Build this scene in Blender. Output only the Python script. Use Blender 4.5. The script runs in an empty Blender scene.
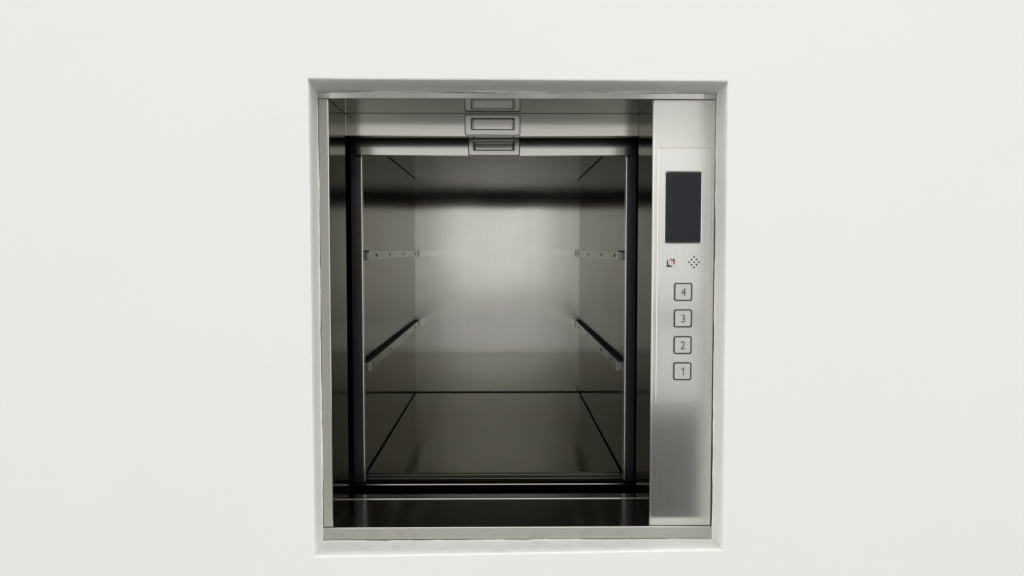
import bpy, bmesh, math, random
from mathutils import Vector
random.seed(7)
S = bpy.context.scene
COL = S.collection
Z0 = 1.3                       # eye height; every z below is measured from it

# ------------------------------------------------------------------ materials
def new_mat(name):
    m = bpy.data.materials.new(name); m.use_nodes = True
    nt = m.node_tree
    return m, nt, nt.nodes['Principled BSDF']
def N(nt, t, **k):
    n = nt.nodes.new(t)
    for a, b in k.items(): setattr(n, a, b)
    return n
def steel(name, col, rough, axis, scale=1.0, bump=0.02, var=0.05, wave=.0010, streak=900, graze=1.0, aniso=0.0):
    """brushed stainless steel; axis = direction of the grain"""
    m, nt, p = new_mat(name)
    p.inputs['Metallic'].default_value = 1
    p.inputs['Specular Tint'].default_value = (graze, graze * .985, graze * .95, 1)   # reflectance near grazing
    if aniso:
        p.inputs['Anisotropic'].default_value = aniso
        tg = N(nt, 'ShaderNodeTangent', direction_type='RADIAL', axis='Z'); nt.links.new(tg.outputs[0], p.inputs['Tangent'])
    tc = N(nt, 'ShaderNodeTexCoord')
    mp = N(nt, 'ShaderNodeMapping')
    s = [streak, streak, streak]; s['xyz'.index(axis)] = 6
    mp.inputs['Scale'].default_value = s
    nt.links.new(tc.outputs['Object'], mp.inputs['Vector'])
    n1 = N(nt, 'ShaderNodeTexNoise'); n1.inputs['Scale'].default_value = scale; n1.inputs['Detail'].default_value = 3
    nt.links.new(mp.outputs[0], n1.inputs['Vector'])
    n2 = N(nt, 'ShaderNodeTexNoise'); n2.inputs['Scale'].default_value = 9; n2.inputs['Detail'].default_value = 5
    n2.inputs['Roughness'].default_value = .6
    nt.links.new(tc.outputs['Object'], n2.inputs['Vector'])
    # roughness = base + streaks + smears
    a = N(nt, 'ShaderNodeMath', operation='MULTIPLY_ADD'); a.inputs[1].default_value = var; a.inputs[2].default_value = rough - var * .5
    nt.links.new(n1.outputs['Fac'], a.inputs[0])
    b = N(nt, 'ShaderNodeMath', operation='MULTIPLY_ADD'); b.inputs[1].default_value = var * 1.2
    nt.links.new(n2.outputs['Fac'], b.inputs[0]); nt.links.new(a.outputs[0], b.inputs[2])
    c = N(nt, 'ShaderNodeMath', operation='SUBTRACT'); c.inputs[1].default_value = var * .6
    nt.links.new(b.outputs[0], c.inputs[0])
    nt.links.new(c.outputs[0], p.inputs['Roughness'])
    mr = N(nt, 'ShaderNodeMix', data_type='RGBA')
    mr.inputs[6].default_value = (col[0] * .9, col[1] * .9, col[2] * .88, 1)
    mr.inputs[7].default_value = (min(1, col[0] * 1.08), min(1, col[1] * 1.08), min(1, col[2] * 1.08), 1)
    nt.links.new(n1.outputs['Fac'], mr.inputs[0]); nt.links.new(mr.outputs[2], p.inputs['Base Color'])
    bp = N(nt, 'ShaderNodeBump'); bp.inputs['Strength'].default_value = bump; bp.inputs['Distance'].default_value = .001
    nt.links.new(n1.outputs['Fac'], bp.inputs['Height']); 
    # slow waviness of sheet metal
    n3 = N(nt, 'ShaderNodeTexNoise'); n3.inputs['Scale'].default_value = 4.5; n3.inputs['Detail'].default_value = 1
    nt.links.new(tc.outputs['Object'], n3.inputs['Vector'])
    b2 = N(nt, 'ShaderNodeBump'); b2.inputs['Strength'].default_value = .35; b2.inputs['Distance'].default_value = wave
    nt.links.new(n3.outputs['Fac'], b2.inputs['Height']); nt.links.new(bp.outputs[0], b2.inputs['Normal'])
    nt.links.new(b2.outputs[0], p.inputs['Normal'])
    return m
def plain(name, col, rough, metal=0.0, noise=0.0):
    m, nt, p = new_mat(name)
    p.inputs['Roughness'].default_value = rough; p.inputs['Metallic'].default_value = metal
    tc = N(nt, 'ShaderNodeTexCoord'); n = N(nt, 'ShaderNodeTexNoise')
    n.inputs['Scale'].default_value = 60; n.inputs['Detail'].default_value = 4
    nt.links.new(tc.outputs['Object'], n.inputs['Vector'])
    mr = N(nt, 'ShaderNodeMix', data_type='RGBA')
    mr.inputs[6].default_value = tuple(c * (1 - noise) for c in col) + (1,)
    mr.inputs[7].default_value = tuple(min(1, c * (1 + noise)) for c in col) + (1,)
    nt.links.new(n.outputs['Fac'], mr.inputs[0]); nt.links.new(mr.outputs[2], p.inputs['Base Color'])
    return m
def paint(name, col, dirt):
    """white emulsion over plaster; dirt = amount of grey smudges and specks"""
    m, nt, p = new_mat(name)
    p.inputs['Roughness'].default_value = .55
    p.inputs['Specular IOR Level'].default_value = .3
    tc = N(nt, 'ShaderNodeTexCoord')
    a = N(nt, 'ShaderNodeTexNoise'); a.inputs['Scale'].default_value = 3; a.inputs['Detail'].default_value = 4
    nt.links.new(tc.outputs['Object'], a.inputs['Vector'])
    mr = N(nt, 'ShaderNodeMix', data_type='RGBA')
    mr.inputs[6].default_value = (col[0] * .97, col[1] * .975, col[2] * .965, 1); mr.inputs[7].default_value = (*col, 1)
    nt.links.new(a.outputs['Fac'], mr.inputs[0])
    last = mr.outputs[2]
    if dirt:
        mp = N(nt, 'ShaderNodeMapping'); mp.inputs['Scale'].default_value = (40, 30, 30)
        mp.inputs['Rotation'].default_value = (0, .3, .4)
        nt.links.new(tc.outputs['Object'], mp.inputs['Vector'])
        d = N(nt, 'ShaderNodeTexNoise'); d.inputs['Scale'].default_value = 1; d.inputs['Detail'].default_value = 5; d.inputs['Roughness'].default_value = .75
        nt.links.new(mp.outputs[0], d.inputs['Vector'])
        r = N(nt, 'ShaderNodeMapRange'); r.inputs[1].default_value = .54; r.inputs[2].default_value = .75; r.inputs[3].default_value = 0; r.inputs[4].default_value = dirt
        nt.links.new(d.outputs['Fac'], r.inputs[0])
        m2 = N(nt, 'ShaderNodeMix', data_type='RGBA'); m2.inputs[7].default_value = (.33, .33, .30, 1)
        nt.links.new(r.outputs[0], m2.inputs[0]); nt.links.new(last, m2.inputs[6])
        # small dark specks
        v = N(nt, 'ShaderNodeTexVoronoi'); v.inputs['Scale'].default_value = 80
        nt.links.new(tc.outputs['Object'], v.inputs['Vector'])
        r2 = N(nt, 'ShaderNodeMapRange'); r2.inputs[1].default_value = .05; r2.inputs[2].default_value = .12; r2.inputs[3].default_value = dirt; r2.inputs[4].default_value = 0
        nt.links.new(v.outputs['Distance'], r2.inputs[0])
        sp = N(nt, 'ShaderNodeSeparateColor'); nt.links.new(v.outputs['Color'], sp.inputs[0])
        g = N(nt, 'ShaderNodeMath', operation='GREATER_THAN'); g.inputs[1].default_value = .72
        nt.links.new(sp.outputs[0], g.inputs[0])
        mu = N(nt, 'ShaderNodeMath', operation='MULTIPLY'); nt.links.new(g.outputs[0], mu.inputs[0]); nt.links.new(r2.outputs[0], mu.inputs[1])
        m3 = N(nt, 'ShaderNodeMix', data_type='RGBA'); m3.inputs[7].default_value = (.16, .15, .13, 1)
        nt.links.new(mu.outputs[0], m3.inputs[0]); nt.links.new(m2.outputs[2], m3.inputs[6])
        last = m3.outputs[2]
    nt.links.new(last, p.inputs['Base Color'])
    n = N(nt, 'ShaderNodeTexNoise'); n.inputs['Scale'].default_value = 160; n.inputs['Detail'].default_value = 3
    nt.links.new(tc.outputs['Object'], n.inputs['Vector'])
    n4 = N(nt, 'ShaderNodeTexNoise'); n4.inputs['Scale'].default_value = 7; n4.inputs['Detail'].default_value = 2
    nt.links.new(tc.outputs['Object'], n4.inputs['Vector'])
    b = N(nt, 'ShaderNodeBump'); b.inputs['Strength'].default_value = .35; b.inputs['Distance'].default_value = .0006
    nt.links.new(n.outputs['Fac'], b.inputs['Height'])
    b2 = N(nt, 'ShaderNodeBump'); b2.inputs['Strength'].default_value = .25; b2.inputs['Distance'].default_value = .002
    nt.links.new(n4.outputs['Fac'], b2.inputs['Height']); nt.links.new(b.outputs[0], b2.inputs['Normal'])
    nt.links.new(b2.outputs[0], p.inputs['Normal'])
    return m

WALL = paint('white_wall_paint', (.79, .794, .785), 0)
REVEAL = paint('scuffed_reveal_paint', (.79, .795, .77), .14)
SILL_PAINT = paint('dusty_lower_reveal_paint', (.77, .775, .755), .42)
SEAL = paint('sealant', (.80, .80, .77), .3)
ST_DOOR = steel('brushed_steel_door', (.56, .555, .525), .15, 'x', graze=.6)
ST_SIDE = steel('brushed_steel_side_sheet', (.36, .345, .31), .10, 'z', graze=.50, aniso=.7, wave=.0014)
ST_RAIL = steel('rail_steel', (.36, .355, .33), .3, 'y')
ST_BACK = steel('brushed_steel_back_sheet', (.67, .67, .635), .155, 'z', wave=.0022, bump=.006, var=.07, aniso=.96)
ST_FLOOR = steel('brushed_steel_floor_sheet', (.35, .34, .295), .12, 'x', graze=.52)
ST_PANEL = steel('satin_steel_panel', (.71, .71, .69), .18, 'z', bump=.005, var=.03, aniso=.98, wave=.0004)
ST_FRAME = steel('satin_steel_frame', (.54, .54, .51), .12, 'z', wave=.0005, graze=.36)
ST_COL = steel('satin_steel_column', (.68, .68, .655), .19, 'z', bump=.004, var=.03, aniso=.98, wave=.0004)
ST_TRIM = steel('bright_edge_trim', (.62, .62, .60), .3, 'z')
ST_EDGE = steel('satin_steel_frame_level', (.56, .56, .53), .12, 'x', wave=.0005, graze=.6)
ST_SILL = steel('satin_steel_threshold', (.54, .54, .51), .16, 'x', wave=.0002, var=.02, graze=.5)
ST_TRACK = steel('dull_dark_track', (.13, .125, .11), .3, 'x', graze=.15)
ST_HEAD = steel('satin_steel_head', (.60, .60, .57), .11, 'x', wave=.0004, graze=.85)
POST = steel('dull_dark_steel', (.17, .17, .175), .28, 'z')
CONC = plain('dark_shaft_concrete', (.035, .034, .032), .9, noise=.3)
BLACK = plain('matte_black', (.008, .008, .008), .6)
ST_HAND = steel('cast_handle_metal', (.66, .66, .63), .3, 'x', graze=.7)
ST_CUP = steel('cup_metal', (.84, .84, .82), .18, 'x', wave=.010)
ST_CUPW = steel('shaded_cup_wall', (.16, .16, .155), .3, 'x')  # steel darkened in colour to stand for shade on the cup walls
BLACKP = plain('black_plastic_ring', (.05, .05, .048), .5)
GLASS = plain('dark_display_glass', (.016, .019, .028), .3, noise=.12)
GLASS.node_tree.nodes['Principled BSDF'].inputs['Specular IOR Level'].default_value = .22
GLASSR = plain('black_display_border', (.004, .004, .005), .25)
BTN = plain('button_face', (.62, .63, .60), .42, metal=.35)
INK = plain('grey_numeral', (.10, .10, .10), .5)
RED = plain('red_mark', (.35, .02, .04), .5)
SCREW = plain('dark_screw', (.10, .10, .095), .4, metal=.8)

# ------------------------------------------------------------------ helpers
def thing(name, label, cat, loc=(0, 0, 0), group=None):
    o = bpy.data.objects.new(name, None); COL.objects.link(o)
    o.location = (loc[0], loc[1], loc[2] + Z0); o.empty_display_size = .05
    o['label'] = label; o['category'] = cat
    if group: o['group'] = group
    return o
def origin(o):
    v = Vector((0, 0, 0))
    while o: v += o.location; o = o.parent
    return v
def obj(name, bm, m, parent=None, label=None, smooth=False):
    off = origin(parent) if parent else Vector((0, 0, 0))
    for v in bm.verts: v.co = v.co + Vector((0, 0, Z0)) - off
    bmesh.ops.recalc_face_normals(bm, faces=bm.faces)
    me = bpy.data.meshes.new(name); bm.to_mesh(me); bm.free()
    me.materials.append(m)
    if smooth:
        for p in me.polygons: p.use_smooth = True
    o = bpy.data.objects.new(name, me); COL.objects.link(o)
    if parent: o.parent = parent
    if label: o['label'] = label
    return o
def box(x0, x1, y0, y1, z0, z1, bev=0.0, seg=2, bm=None):
    t = bmesh.new()
    vs = [t.verts.new((x, y, z)) for x in (x0, x1) for y in (y0, y1) for z in (z0, z1)]
    for f in ((0, 1, 3, 2), (4, 6, 7, 5), (0, 4, 5, 1), (2, 3, 7, 6), (0, 2, 6, 4), (1, 5, 7, 3)):
        t.faces.new([vs[i] for i in f])
    if bev: bmesh.ops.bevel(t, geom=t.edges[:], offset=bev, segments=seg, affect='EDGES', profile=.5)
    if bm is None: return t
    me = bpy.data.meshes.new('tmp'); t.to_mesh(me); t.free(); bm.from_mesh(me); bpy.data.meshes.remove(me)
    return bm
def prism_x(x0, x1, prof, bev=0.0):
    """profile in (y, z), extruded along x"""
    bm = bmesh.new()
    a = [bm.verts.new((x0, y, z)) for y, z in prof]; b = [bm.verts.new((x1, y, z)) for y, z in prof]
    bm.faces.new(a); bm.faces.new(b[::-1]); n = len(prof)
    for i in range(n): bm.faces.new((a[i], a[(i + 1) % n], b[(i + 1) % n], b[i]))
    if bev: bmesh.ops.bevel(bm, geom=bm.edges[:], offset=bev, segments=2, affect='EDGES', profile=.5)
    return bm
def rrect(x0, x1, z0, z1, r, n=5):
    pts = []
    for cx, cz, a0 in ((x1 - r, z1 - r, 0), (x0 + r, z1 - r, 90), (x0 + r, z0 + r, 180), (x1 - r, z0 + r, 270)):
        for k in range(n + 1):
            a = math.radians(a0 + 90 * k / n); pts.append((cx + r * math.cos(a), cz + r * math.sin(a)))
    return pts
def rplate(x0, x1, z0, z1, r, yf, yb, soft=0.0):
    """rounded plate standing upright, front at yf, back at yb"""
    bm = bmesh.new()
    P = rrect(x0, x1, z0, z1, r); n = len(P)
    loops = []
    if soft:
        Q = rrect(x0 + soft, x1 - soft, z0 + soft, z1 - soft, max(r - soft, .0002))
        loops.append([bm.verts.new((x, yf, z)) for x, z in Q]); loops.append([bm.verts.new((x, yf + soft, z)) for x, z in P])
    else: loops.append([bm.verts.new((x, yf, z)) for x, z in P])
    loops.append([bm.verts.new((x, yb, z)) for x, z in P])
    bm.faces.new(loops[0]); bm.faces.new(loops[-1][::-1])
    for A, B in zip(loops, loops[1:]):
        for i in range(n): bm.faces.new((A[i], A[(i + 1) % n], B[(i + 1) % n], B[i]))
    return bm
def rring(x0, x1, z0, z1, r, w, yf, yb, soft=.0006, ri=None):
    """rounded frame: outer rectangle minus a border of width w (or 4 widths l,r,b,t)"""
    if not isinstance(w, tuple): w = (w, w, w, w)
    ri = max(r - min(w), .0008) if ri is None else ri
    O = lambda s: rrect(x0 + s, x1 - s, z0 + s, z1 - s, max(r - s, .0003))
    I = lambda s: rrect(x0 + w[0] - s, x1 - w[1] + s, z0 + w[2] - s, z1 - w[3] + s, ri + s)
    bm = bmesh.new()
    mk = lambda P, y: [bm.verts.new((x, y, z)) for x, z in P]
    L = [mk(O(0), yb), mk(O(0), yf + soft), mk(O(soft), yf), mk(I(soft), yf), mk(I(0), yf + soft), mk(I(0), yb)]
    n = len(L[0])
    for k in range(6):
        A, B = L[k], L[(k + 1) % 6]
        for i in range(n): bm.faces.new((A[i], A[(i + 1) % n], B[(i + 1) % n], B[i]))
    return bm
def cyl_y(cx, cz, r, yf, yb, n=16, bm=None):
    bm = bm or bmesh.new()
    a = [bm.verts.new((cx + r * math.cos(2 * math.pi * k / n), yf, cz + r * math.sin(2 * math.pi * k / n))) for k in range(n)]
    b = [bm.verts.new((v.co.x, yb, v.co.z)) for v in a]
    bm.faces.new(a); bm.faces.new(b[::-1])
    for i in range(n): bm.faces.new((a[i], a[(i + 1) % n], b[(i + 1) % n], b[i]))
    return bm
def wob(t, s):       # smooth pseudo noise
    return (math.sin(t * 7.3 + s) + .6 * math.sin(t * 17.9 + 2.1 * s) + .4 * math.sin(t * 41.7 + 3.7 * s) + .3 * math.sin(t * 93.1 + 5.3 * s)) / 2.3

# ------------------------------------------------------------------ the wall with its plastered opening
FY, FR = 1.09, 1.165            # wall face, back of the reveal
OUT = [(-.2745, -.4455), (.3213, -.4385), (.3192, .2388), (-.2750, .2412)]   # opening at the wall face
INN = [(-.2796, -.4508), (.3266, -.4496), (.3244, .2384), (-.2796, .2386)]   # where the steel frame sits
def loop_pts(C, n=70):
    pts = []
    for i in range(4):
        a, b = C[i], C[(i + 1) % 4]
        for k in range(n):
            t = k / n; pts.append((a[0] + (b[0] - a[0]) * t, a[1] + (b[1] - a[1]) * t, i, t))
    return pts
bm = bmesh.new()
nrm = [(0, -1), (1, 0), (0, 1), (-1, 0)]
def ring(C, y, amp, seed, off=0.0):
    vs = []
    for x, z, i, t in loop_pts(C):
        e = amp * wob(t * .6, seed + i * 3) * min(1, 12 * t, 12 * (1 - t)) + off
        ox, oz = nrm[i][0] * e, nrm[i][1] * e
        if off and t < 1e-6:
            p = nrm[(i - 1) % 4]; ox += p[0] * off; oz += p[1] * off
        vs.append(bm.verts.new((x + ox, y, z + oz)))
    return vs
def lerp(A, B, t): return [(a[0] + (b[0] - a[0]) * t, a[1] + (b[1] - a[1]) * t) for a, b in zip(A, B)]
n4 = 280
r1 = ring(OUT, FY, .0003, 1, .0022); r2 = ring(OUT, FY + .0006, .0003, 1, .0008); r2b = ring(OUT, FY + .0025, .0004, 1)
r3 = ring(lerp(OUT, INN, .33), FY + .025, .0004, 2); r4 = ring(lerp(OUT, INN, .66), FY + .05, .0004, 3); r5 = ring(INN, FR + .004, .0004, 4)
reveal_faces = []
def band(A, B, lst=None):
    for i in range(n4):
        f = bm.faces.new((A[i], A[(i + 1) % n4], B[(i + 1) % n4], B[i]))
        if lst is not None: lst.append(f)
band(r1, r2); band(r2, r2b, reveal_faces); band(r2b, r3, reveal_faces); band(r3, r4, reveal_faces); band(r4, r5, reveal_faces)
BX = [(-2.2, -1.3), (2.2, -1.3), (2.2, 1.6), (-2.2, 1.6)]
big = [bm.verts.new((x, FY, z)) for x, z, i, t in loop_pts(BX)]
band(big, r1)
bigb = [bm.verts.new((v.co.x, FR + .006, v.co.z)) for v in big]; innb = [bm.verts.new((v.co.x, FR + .006, v.co.z)) for v in r5]
band(bigb, big); band(innb, bigb); band(r5, innb)
w = obj('wall', bm, WALL)
w.data.materials.append(REVEAL); w.data.materials.append(SILL_PAINT)
for p in w.data.polygons:
    c = p.center
    if FY + .0004 < c.y < FR + .0045 and abs(c.x) < .5 and abs(c.z - Z0) < .6: p.material_index = 2 if c.z - Z0 < -.4365 and abs(p.normal.z) > .5 else 1; p.use_smooth = True
w['kind'] = 'structure'

# the dark shaft behind the wall
bm = box(-.60, .60, FR + .0065, FR + .0365, .236, .80)
box(-.60, .60, FR + .0065, FR + .0365, -.90, -.455, bm=bm)
box(-.60, -.285, FR + .0065, FR + .0365, -.455, .236, bm=bm)
box(.328, .60, FR + .0065, FR + .0365, -.455, .236, bm=bm)
box(-.62, -.60, FR + .0065, 2.50, -.90, .80, bm=bm)
box(.60, .62, FR + .0065, 2.50, -.90, .80, bm=bm)
box(-.62, .62, FR + .0065, 2.50, .80, .82, bm=bm)
box(-.62, .62, FR + .0065, 2.50, -.92, -.90, bm=bm)
box(-.62, .62, 2.50, 2.52, -.92, .82, bm=bm)
s = obj('lift_shaft_wall', bm, CONC); s['kind'] = 'structure'

# ------------------------------------------------------------------ landing frame
XL, XR = -.2625, .2278          # clear opening
ZT, ZB = .2275, -.4284
F0, F1 = 1.158, 1.278
fr = thing('landing_frame', 'brushed steel landing frame lining the plastered wall opening of the dumbwaiter', 'door frame', (0.02, F0, -.449))
obj('jamb', box(-.2775, XL, F0, F1, ZB + .0005, ZT - .0005, .0013), ST_FRAME, fr, 'left jamb of the steel frame')
obj('head', prism_x(-.2778, .3222, [(F0 + .0004, ZT), (F0 - .0010, .2362), (F1, .2362), (F1, ZT)], .0006), ST_HEAD, fr)
obj('threshold', prism_x(-.2778, .3245, [(F0 - .001, -.4475), (F0 - .001, -.4292), (F0 - .0002, -.4284), (F1 - .0015, -.4252), (F1, -.4262), (F1, -.4475)], .0008), ST_SILL, fr)
obj('jamb', box(XR - .0008, XR - .0001, F0 + .0016, F1 + .0004, ZB + .0006, ZT - .0006), ST_FRAME, fr, 'right inner cheek of the steel frame')
obj('side_column', box(XR, .3222, F0, F1, ZB + .0005, ZT - .0005, .0015), ST_COL, fr, 'wide steel column carrying the control panel')
obj('threshold_track', box(XL - .02, XR + .02, 1.2798, 1.304, -.445, -.4238, .0014, 4), ST_EDGE, fr)
# bead of filler between plaster and steel, uneven by hand
bm = bmesh.new(); prev = None; first = None
BE = [(-.2786, -.4488), (.3254, -.4484), (.3234, .2372), (-.2786, .2373)]
for k, (x, z, i, t) in enumerate(loop_pts(BE, 160)):
    j = min(1, 14 * t, 14 * (1 - t))
    e = .0008 * wob(t * 1.7, 11 + i) * j + .0002
    rad = .0010 + .0006 * wob(t * 2.9, 20 + i) + .0003 * random.random()
    cx, cz = x + nrm[i][0] * e, z + nrm[i][1] * (e + (.0009 if i == 0 else 0))
    a = nrm[i] if 0 < t < 1 else nrm[i]
    cur = []
    for q in range(6):
        th = 2 * math.pi * q / 6
        cur.append(bm.verts.new((cx + a[0] * rad * math.cos(th), F0 - .0004 + rad * math.sin(th), cz + a[1] * rad * math.cos(th))))
    if prev:
        for q in range(6): bm.faces.new((prev[q], prev[(q + 1) % 6], cur[(q + 1) % 6], cur[q]))
    else: first = cur
    prev = cur
for q in range(6): bm.faces.new((prev[q], prev[(q + 1) % 6], first[(q + 1) % 6], first[q]))
obj('sealant_bead', bm, SEAL, fr, smooth=True)

# ------------------------------------------------------------------ doors with cup pulls
def door(label, x0, x1, z0, z1, yf, th, hx0, hx1, hz0, hz1, rx0, rx1, rz0, rz1):
    t = thing('lift_door', label, 'sliding door', ((x0 + x1) / 2, yf, z0), 'raised steel door panels of the dumbwaiter')
    bm = bmesh.new()
    xs = [x0, rx0, rx1, x1]; zs = [z0, rz0, rz1, z1]
    V = [[bm.verts.new((x, yf, z)) for z in zs] for x in xs]; B = [[bm.verts.new((x, yf + th, z)) for z in zs] for x in xs]
    for i in range(3):
        for j in range(3):
            if (i, j) == (1, 1): continue
            bm.faces.new((V[i][j], V[i + 1][j], V[i + 1][j + 1], V[i][j + 1])); bm.faces.new((B[i][j], B[i][j + 1], B[i + 1][j + 1], B[i + 1][j]))
    for i in range(3):
        bm.faces.new((V[i][0], V[i + 1][0], B[i + 1][0], B[i][0])); bm.faces.new((V[i][3], V[i + 1][3], B[i + 1][3], B[i][3]))
        bm.faces.new((V[0][i], V[0][i + 1], B[0][i + 1], B[0][i])); bm.faces.new((V[3][i], V[3][i + 1], B[3][i + 1], B[3][i]))
    for a, b in (((1, 1), (2, 1)), ((2, 1), (2, 2)), ((2, 2), (1, 2)), ((1, 2), (1, 1))):
        bm.faces.new((V[a[0]][a[1]], V[b[0]][b[1]], B[b[0]][b[1]], B[a[0]][a[1]]))
    ed = [e for e in bm.edges if len(e.link_faces) == 2 and all(abs(v.co.z - z0) < 1e-6 for v in e.verts) and abs(e.verts[0].co.y - e.verts[1].co.y) < 1e-6]
    bmesh.ops.bevel(bm, geom=ed, offset=.0014, segments=3, affect='EDGES', profile=.5)
    obj('door_panel', bm, ST_DOOR, t)
    obj('blackout_sheet', box(x0 + .002, x1 - .002, yf + th + .0002, yf + th + .0032, z0 + .002, z1 - .002), BLACKP, t)  # black sheet added on the back to darken its reflection in the car
    t['kind'] = 'thing'
    h = obj('cup_handle', rring(hx0, hx1, hz0, hz1, .003, (rx0 - hx0, hx1 - rx1, rz0 - hz0, hz1 - rz1), yf - .0028, yf + .002, .0009, .0015), ST_HAND, t)
    obj('handle_shadow_ring', rring(hx0 - .0009, hx1 + .0009, hz0 - .0009, hz1 + .0009, .0035, .002, yf - .0007, yf + .001, .0002, .002), BLACKP, h)  # black ring standing for the shadowed gap around the handle
    # the sunk cup: sloped floor
    bm = bmesh.new()
    g = .0011; d = .012
    f = [(rx0 + g, rz0 + g), (rx1 - g, rz0 + g), (rx1 - g, rz1 - g), (rx0 + g, rz1 - g)]
    b = [(rx0 + .004, rz0 + .003), (rx1 - .004, rz0 + .003), (rx1 - .004, rz1 - .0015), (rx0 + .004, rz1 - .0015)]
    A = [bm.verts.new((x, yf - .001, z)) for x, z in f]
    Bv = [bm.verts.new((x, yf + d, z)) for k, (x, z) in enumerate(b)]
    for k in range(4): bm.faces.new((A[k], A[(k + 1) % 4], Bv[(k + 1) % 4], Bv[k]))
    bm.faces.new(Bv)
    cup = obj('finger_recess', bm, ST_CUP, h); cup.data.materials.append(ST_CUPW)
    for p in cup.data.polygons:
        if abs(p.normal.y) < .7: p.material_index = 1
    return t
door('raised outer steel door panel with recessed pull, directly under the frame head', -.2840, .2500, .1900, .46, 1.2815, .018,
     -.0630, .0285, .1918, .2244, -.0528, .0190, .2005, .2206)
door('raised inner steel door panel with recessed pull, lower and farther back than the other', -.2624, .2284, .1665, .46, 1.353, .016,
     -.0607, .0293, .1668, .1985, -.0520, .0200, .1755, .1920)

# ------------------------------------------------------------------ lift car
CX0, CX1, CZ0, CZ1, CY0, CY1 = -.2558, .2225, -.4160, .2080, 1.385, 2.21
car = thing('dumbwaiter_car', 'empty stainless steel dumbwaiter car with shelf rails, open inside the wall', 'lift car', (-.017, CY0, CZ0))
g = .0028
obj('back_panel', box(CX0 - .004, CX1 + .004, CY1, CY1 + .002, CZ0 - .01, CZ1 + .01), ST_BACK, car)
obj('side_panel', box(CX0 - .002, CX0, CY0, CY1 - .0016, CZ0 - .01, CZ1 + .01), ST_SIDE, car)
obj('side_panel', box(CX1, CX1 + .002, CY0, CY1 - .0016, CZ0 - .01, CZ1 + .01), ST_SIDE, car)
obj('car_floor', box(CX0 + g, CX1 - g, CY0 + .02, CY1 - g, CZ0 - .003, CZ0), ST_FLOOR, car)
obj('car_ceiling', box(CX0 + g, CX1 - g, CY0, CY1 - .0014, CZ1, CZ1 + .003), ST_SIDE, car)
obj('corner_seam', box(CX0 + .001, CX1 - .001, CY1 - .0015, CY1 - .0001, CZ0 + .0002, CZ0 + .0030), BLACK, car)
obj('seam_backing', box(CX0 - .006, CX1 + .006, CY0 + .022, CY1 + .006, CZ0 - .016, CZ0 - .012), BLACK, car)
obj('car_sill', prism_x(-.285, .252, [(1.3700, -.445), (1.3700, -.4268), (1.4005, -.4264), (1.4007, -.4185), (1.4035, -.4185), (1.4035, -.445)], .0004), ST_TRACK, car)
obj('sill_edge', box(-.285, .252, 1.367, 1.3698, -.445, -.4262, .0012, 4), ST_EDGE, car)
for sx, x0, x1 in ((-1, -.2725, -.2532), (1, .2222, .2405)):
    cpst = obj('corner_post', box(x0, x1, 1.3705, 1.384, CZ0 - .008, .25, .0008), POST, car)
    xe = x1 if sx < 0 else x0; q = -sx
    bm = bmesh.new()
    P = [(xe + q * .0002, 1.3700), (xe + q * .0009, 1.3703), (xe + q * .0013, 1.3709), (xe + q * .0013, 1.384), (xe + q * .0002, 1.384), (xe + q * .0002, 1.3702), (xe + q * .0002, 1.3702)]
    A = [bm.verts.new((a, b, CZ0 - .006)) for a, b in P]; B = [bm.verts.new((a, b, .25)) for a, b in P]
    bm.faces.new(A); bm.faces.new(B[::-1])
    for i in range(7): bm.faces.new((A[i], A[(i + 1) % 7], B[(i + 1) % 7], B[i]))
    obj('edge_trim', bm, ST_TRIM, cpst)
def rail(side, zt):
    xw = CX0 if side < 0 else CX1
    s = -side
    y0, y1 = 1.402, 2.195
    lo, hi = sorted((xw + s * .0100, xw + s * .0112))
    bm = box(lo, hi, y0, y1, zt - .018, zt, .0004)
    a, b = sorted((xw + s * .0002, xw + s * .0099)); box(a, b, y0, y1, zt - .018, zt - .0169, bm=bm); box(a, b, y0, y0 + .0009, zt - .0166, zt - .003, bm=bm)
    r = obj('shelf_rail', bm, ST_RAIL, car)
    a, b = sorted((xw + s * .0003, xw + s * .0097))
    obj('gap_shade_strip', box(a, b, y0 + .0012, y1 - .001, zt - .009, zt - .0012), BLACK, r)  # black filler standing for the shaded gap behind the rail
    xs = xw + s * .0112
    for k, yy in enumerate((1.455, 1.62, 1.90, 2.12)):
        yy += random.uniform(-.03, .03)
        bm = bmesh.new(); n = 12; rr = random.uniform(.0026, .0040)
        A = [bm.verts.new((xs - s * .0004, yy + rr * math.cos(6.2832 * q / n), zt - .0090 + rr * math.sin(6.2832 * q / n))) for q in range(n)]
        B = [bm.verts.new((xs + s * .0016, yy + rr * .7 * math.cos(6.2832 * q / n), zt - .0090 + rr * .7 * math.sin(6.2832 * q / n))) for q in range(n)]
        bm.faces.new(A); bm.faces.new(B)
        for q in range(n): bm.faces.new((A[q], A[(q + 1) % n], B[(q + 1) % n], B[q]))
        obj('screw', bm, SCREW, r)
for sd in (-1, 1):
    rail(sd, -.2055); rail(sd, -.0010)

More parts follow.
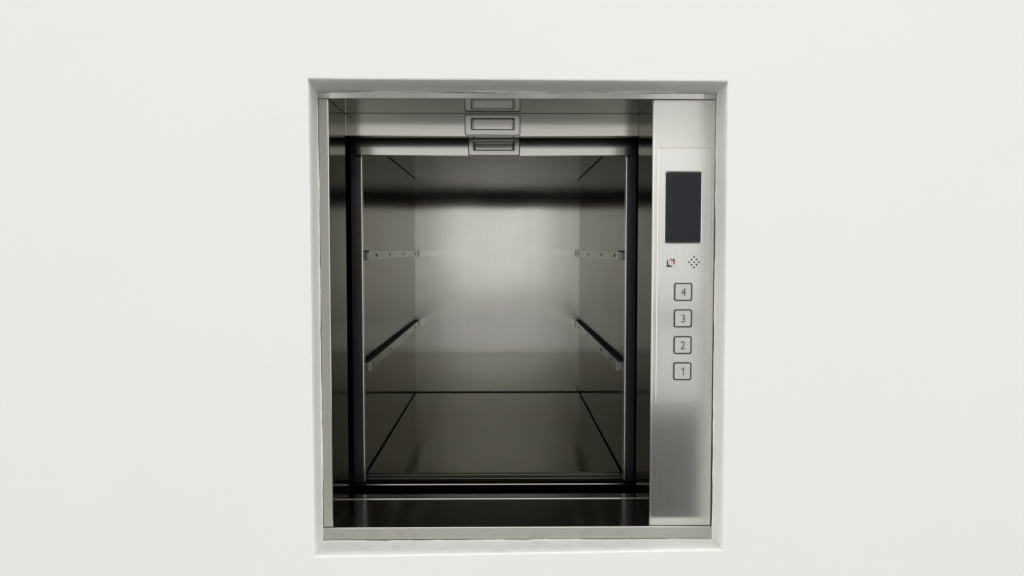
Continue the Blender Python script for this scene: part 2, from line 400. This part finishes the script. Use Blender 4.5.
# ------------------------------------------------------------------ control panel
PX0, PX1, PZ0, PZ1 = .2345, .3165, -.2348, .1545
PF = F0 - .0022
cp = thing('control_panel', 'steel call panel with dark display and four square numbered buttons', 'control panel', ((PX0 + PX1) / 2, PF, PZ0))
obj('faceplate', rplate(PX0, PX1, PZ0, PZ1, .0008, PF, F0 - .0002, .0006), ST_PANEL, cp)
d = obj('display_screen', rplate(.2468, .3008, .0108, .1180, .0035, PF - .0012, PF - .0001, .0004), GLASSR, cp)
obj('display_glass', rplate(.2498, .2978, .0142, .1146, .0022, PF - .0018, PF - .0013, .0002), GLASS, d)
obj('display_halo_ring', rring(.2452, .3024, .0092, .1196, .0045, .0013, PF - .0016, PF - .0001, .0005), ST_EDGE, d)  # thin steel ring added for the pale halo around the display
for k, (digit, zc) in enumerate((('4', -.0640), ('3', -.1045), ('2', -.1455), ('1', -.1858))):
    xc = .2750
    b = obj('call_button', rplate(xc - .0118, xc + .0118, zc - .0118, zc + .0118, .0024, PF - .0022, PF - .0001, .0005), BTN, cp)
    obj('button_surround', rring(xc - .0140, xc + .0140, zc - .0140, zc + .0140, .0036, .0019, PF - .0018, PF - .0001, .0004), BLACKP, b)
    cu = bpy.data.curves.new('numeral', 'FONT'); cu.body = digit; cu.size = .0175; cu.align_x = 'CENTER'; cu.align_y = 'CENTER'; cu.extrude = .0002; cu.offset = 0
    to = bpy.data.objects.new('numeral', cu); COL.objects.link(to)
    bpy.context.view_layer.update()
    me = bpy.data.meshes.new_from_object(to.evaluated_get(bpy.context.evaluated_depsgraph_get()))
    bpy.data.objects.remove(to)
    bm = bmesh.new(); bm.from_mesh(me)
    if digit == '1':
        bm.free(); bm = bmesh.new()
        P = [(.0004, -.0062), (.0019, -.0062), (.0019, .0062), (.0008, .0062), (-.0026, .0036), (-.0026, .0020), (.0004, .0040)]
        A = [bm.verts.new((x, y, .0002)) for x, y in P]; B = [bm.verts.new((x, y, -.0002)) for x, y in P]
        bm.faces.new(A); bm.faces.new(B[::-1])
        for i in range(7): bm.faces.new((A[i], A[(i + 1) % 7], B[(i + 1) % 7], B[i]))
    xs = [v.co.x for v in bm.verts]; ys = [v.co.y for v in bm.verts]
    mx, my = (min(xs) + max(xs)) / 2, (min(ys) + max(ys)) / 2
    for v in bm.verts:
        x, y, z = v.co; v.co = ((x - mx) * .95 + xc, PF - .0024 - z, y - my + zc)
    o = obj('button_number', bm, INK, b)
# speaker holes, in a diamond
bm = bmesh.new(); h = .0039
for i in range(-2, 3):
    for j in range(-2, 3):
        if abs(i) + abs(j) <= 2 and (i + j) % 2 == 0:
            cyl_y(.2912 + i * h * .97, -.0185 + j * h * 1.02, .0014, PF - .0004, PF - .0001, 10, bm)
obj('speaker_grille', bm, BLACK, cp)
# small square emblem with a black and a red corner
e = obj('emblem', rplate(.2492, .2622, -.0262, -.0132, .0006, PF - .0005, PF - .0001, .0001), BTN, cp)
bm = bmesh.new()
def tri(P, y0=PF - .0009, y1=PF - .0005):
    b = bmesh.new()
    A = [b.verts.new((x, y0, z)) for x, z in P]; B = [b.verts.new((x, y1, z)) for x, z in P]
    b.faces.new(A); b.faces.new(B[::-1])
    for i in range(len(P)): b.faces.new((A[i], A[(i + 1) % len(P)], B[(i + 1) % len(P)], B[i]))
    return b
obj('black_corner', tri([(.2497, -.0257), (.2580, -.0257), (.2560, -.0238), (.2515, -.0225), (.2512, -.0165), (.2497, -.0140)]), BLACK, e)
obj('red_corner', tri([(.2540, -.0137), (.2617, -.0137), (.2617, -.0215), (.2598, -.0205), (.2590, -.0160), (.2548, -.0155)]), RED, e)

# ------------------------------------------------------------------ light: the room behind the camera
W = bpy.data.worlds.new('World'); S.world = W; W.use_nodes = True
nt = W.node_tree; nt.nodes.clear()
out = N(nt, 'ShaderNodeOutputWorld'); bg = N(nt, 'ShaderNodeBackground'); nt.links.new(bg.outputs[0], out.inputs[0])
tc = N(nt, 'ShaderNodeTexCoord'); sx = N(nt, 'ShaderNodeSeparateXYZ'); nt.links.new(tc.outputs['Generated'], sx.inputs[0])
def M(op, a, b=None, c=None):
    n = N(nt, 'ShaderNodeMath', operation=op)
    for i, v in enumerate((a, b, c)):
        if v is None: continue
        if isinstance(v, (int, float)): n.inputs[i].default_value = v
        else: nt.links.new(v, n.inputs[i])
    return n.outputs[0]
def smooth(v, a, b, c=0., d=1.):
    n = N(nt, 'ShaderNodeMapRange', interpolation_type='SMOOTHSTEP')
    nt.links.new(v, n.inputs[0])
    for i, q in enumerate((a, b, c, d)): n.inputs[i + 1].default_value = q
    return n.outputs[0]
z = sx.outputs['Z']; x = sx.outputs['X']
ramp = N(nt, 'ShaderNodeValToRGB')
nt.links.new(M('MULTIPLY_ADD', z, .5, .5), ramp.inputs[0])
stops = [(-1, .38), (-.6, .33), (-.32, .20), (-.205, .22), (-.188, .90), (-.05, .98), (.05, 1.02), (.145, 1.12), (.175, .50), (.45, .5), (.62, 1.4), (1, 1.7)]
cr = ramp.color_ramp
while len(cr.elements) > 1: cr.elements.remove(cr.elements[-1])
K = 2.2
for i, (pz, v) in enumerate(stops):
    el = cr.elements[0] if i == 0 else cr.elements.new(pz * .5 + .5)
    el.position = pz * .5 + .5; el.color = (v / K, v / K, v / K, 1)
base = M('MULTIPLY', ramp.outputs[0], K)
# darker people-and-furniture zone straight behind the camera, below eye level
ax = M('ABSOLUTE', M('ADD', x, .01))
zone = M('MULTIPLY', smooth(ax, .10, .155, 1, 0), smooth(z, -.085, -.02, 1, 0))
s1 = M('MULTIPLY', smooth(x, -.100, -.085), smooth(x, -.050, -.038, 1, 0))
s2 = M('MULTIPLY', smooth(x, .022, .034), smooth(x, .062, .074, 1, 0))
strips = M('MULTIPLY', M('ADD', s1, s2), smooth(z, -.135, -.125))
dark = M('MULTIPLY', zone, M('MULTIPLY_ADD', strips, -.32, .60))
flank = M('MULTIPLY', M('MULTIPLY', smooth(ax, .122, .145), smooth(ax, .185, .205, 1, 0)), smooth(z, .06, .10, 1, 0))
val = M('MULTIPLY', M('MULTIPLY', base, M('SUBTRACT', 1, dark)), M('MULTIPLY_ADD', flank, -.55, 1))
streak = M('MULTIPLY', M('MULTIPLY', smooth(x, .175, .20), smooth(z, -.104, -.090)), smooth(z, -.086, -.072, 1, 0))
val = M('MULTIPLY', val, M('MULTIPLY_ADD', streak, -.55, 1))
upper = M('MULTIPLY', M('MULTIPLY', smooth(x, .17, .20), smooth(z, .13, .15)), smooth(z, .26, .32, 1, 0))
val = M('MAXIMUM', val, M('MULTIPLY', upper, 1.0))
# extra brightness added far out left and right to lighten the reveals
val = M('MULTIPLY', val, M('MULTIPLY_ADD', smooth(M('ABSOLUTE', x), .42, .75), 1.3, 1))
cm = N(nt, 'ShaderNodeCombineColor')
nt.links.new(M('MULTIPLY', val, 1.0), cm.inputs[0]); nt.links.new(M('MULTIPLY', val, 1.0), cm.inputs[1]); nt.links.new(M('MULTIPLY', val, .975), cm.inputs[2])
nt.links.new(cm.outputs[0], bg.inputs[0]); bg.inputs[1].default_value = .97

def area(name, loc, tgt, sx_, sy_, power, col=(1, .995, .975)):
    l = bpy.data.lights.new(name, 'AREA'); l.shape = 'RECTANGLE'; l.size = sx_; l.size_y = sy_; l.energy = power; l.color = col
    o = bpy.data.objects.new(name, l); COL.objects.link(o); o.location = (loc[0], loc[1], loc[2] + Z0)
    o.rotation_euler = (Vector(tgt) - Vector(loc)).to_track_quat('-Z', 'Y').to_euler()
    return o
area('ceiling_lamp', (.25, -1.6, 1.5), (0, 1.1, 0), 1.2, .6, 14)

# ------------------------------------------------------------------ camera
F = 760.0
cam = bpy.data.cameras.new('Camera'); co = bpy.data.objects.new('Camera', cam); COL.objects.link(co)
cam.sensor_fit = 'HORIZONTAL'; cam.sensor_width = 36; cam.lens = 36 * F / 1024; cam.clip_start = .01; cam.clip_end = 100
co.location = (0, 0, Z0)
p, y = math.atan(38 / F), math.atan(9 / F)
co.rotation_euler = (math.pi / 2 - p, 0, -y)
S.camera = co
S.view_settings.view_transform = 'Standard'; S.view_settings.look = 'None'; S.view_settings.exposure = 0; S.view_settings.gamma = 1
S.render.engine = 'CYCLES'
c = S.cycles
c.max_bounces = 16; c.glossy_bounces = 14; c.diffuse_bounces = 4; c.sample_clamp_indirect = 4
c.use_denoising = True
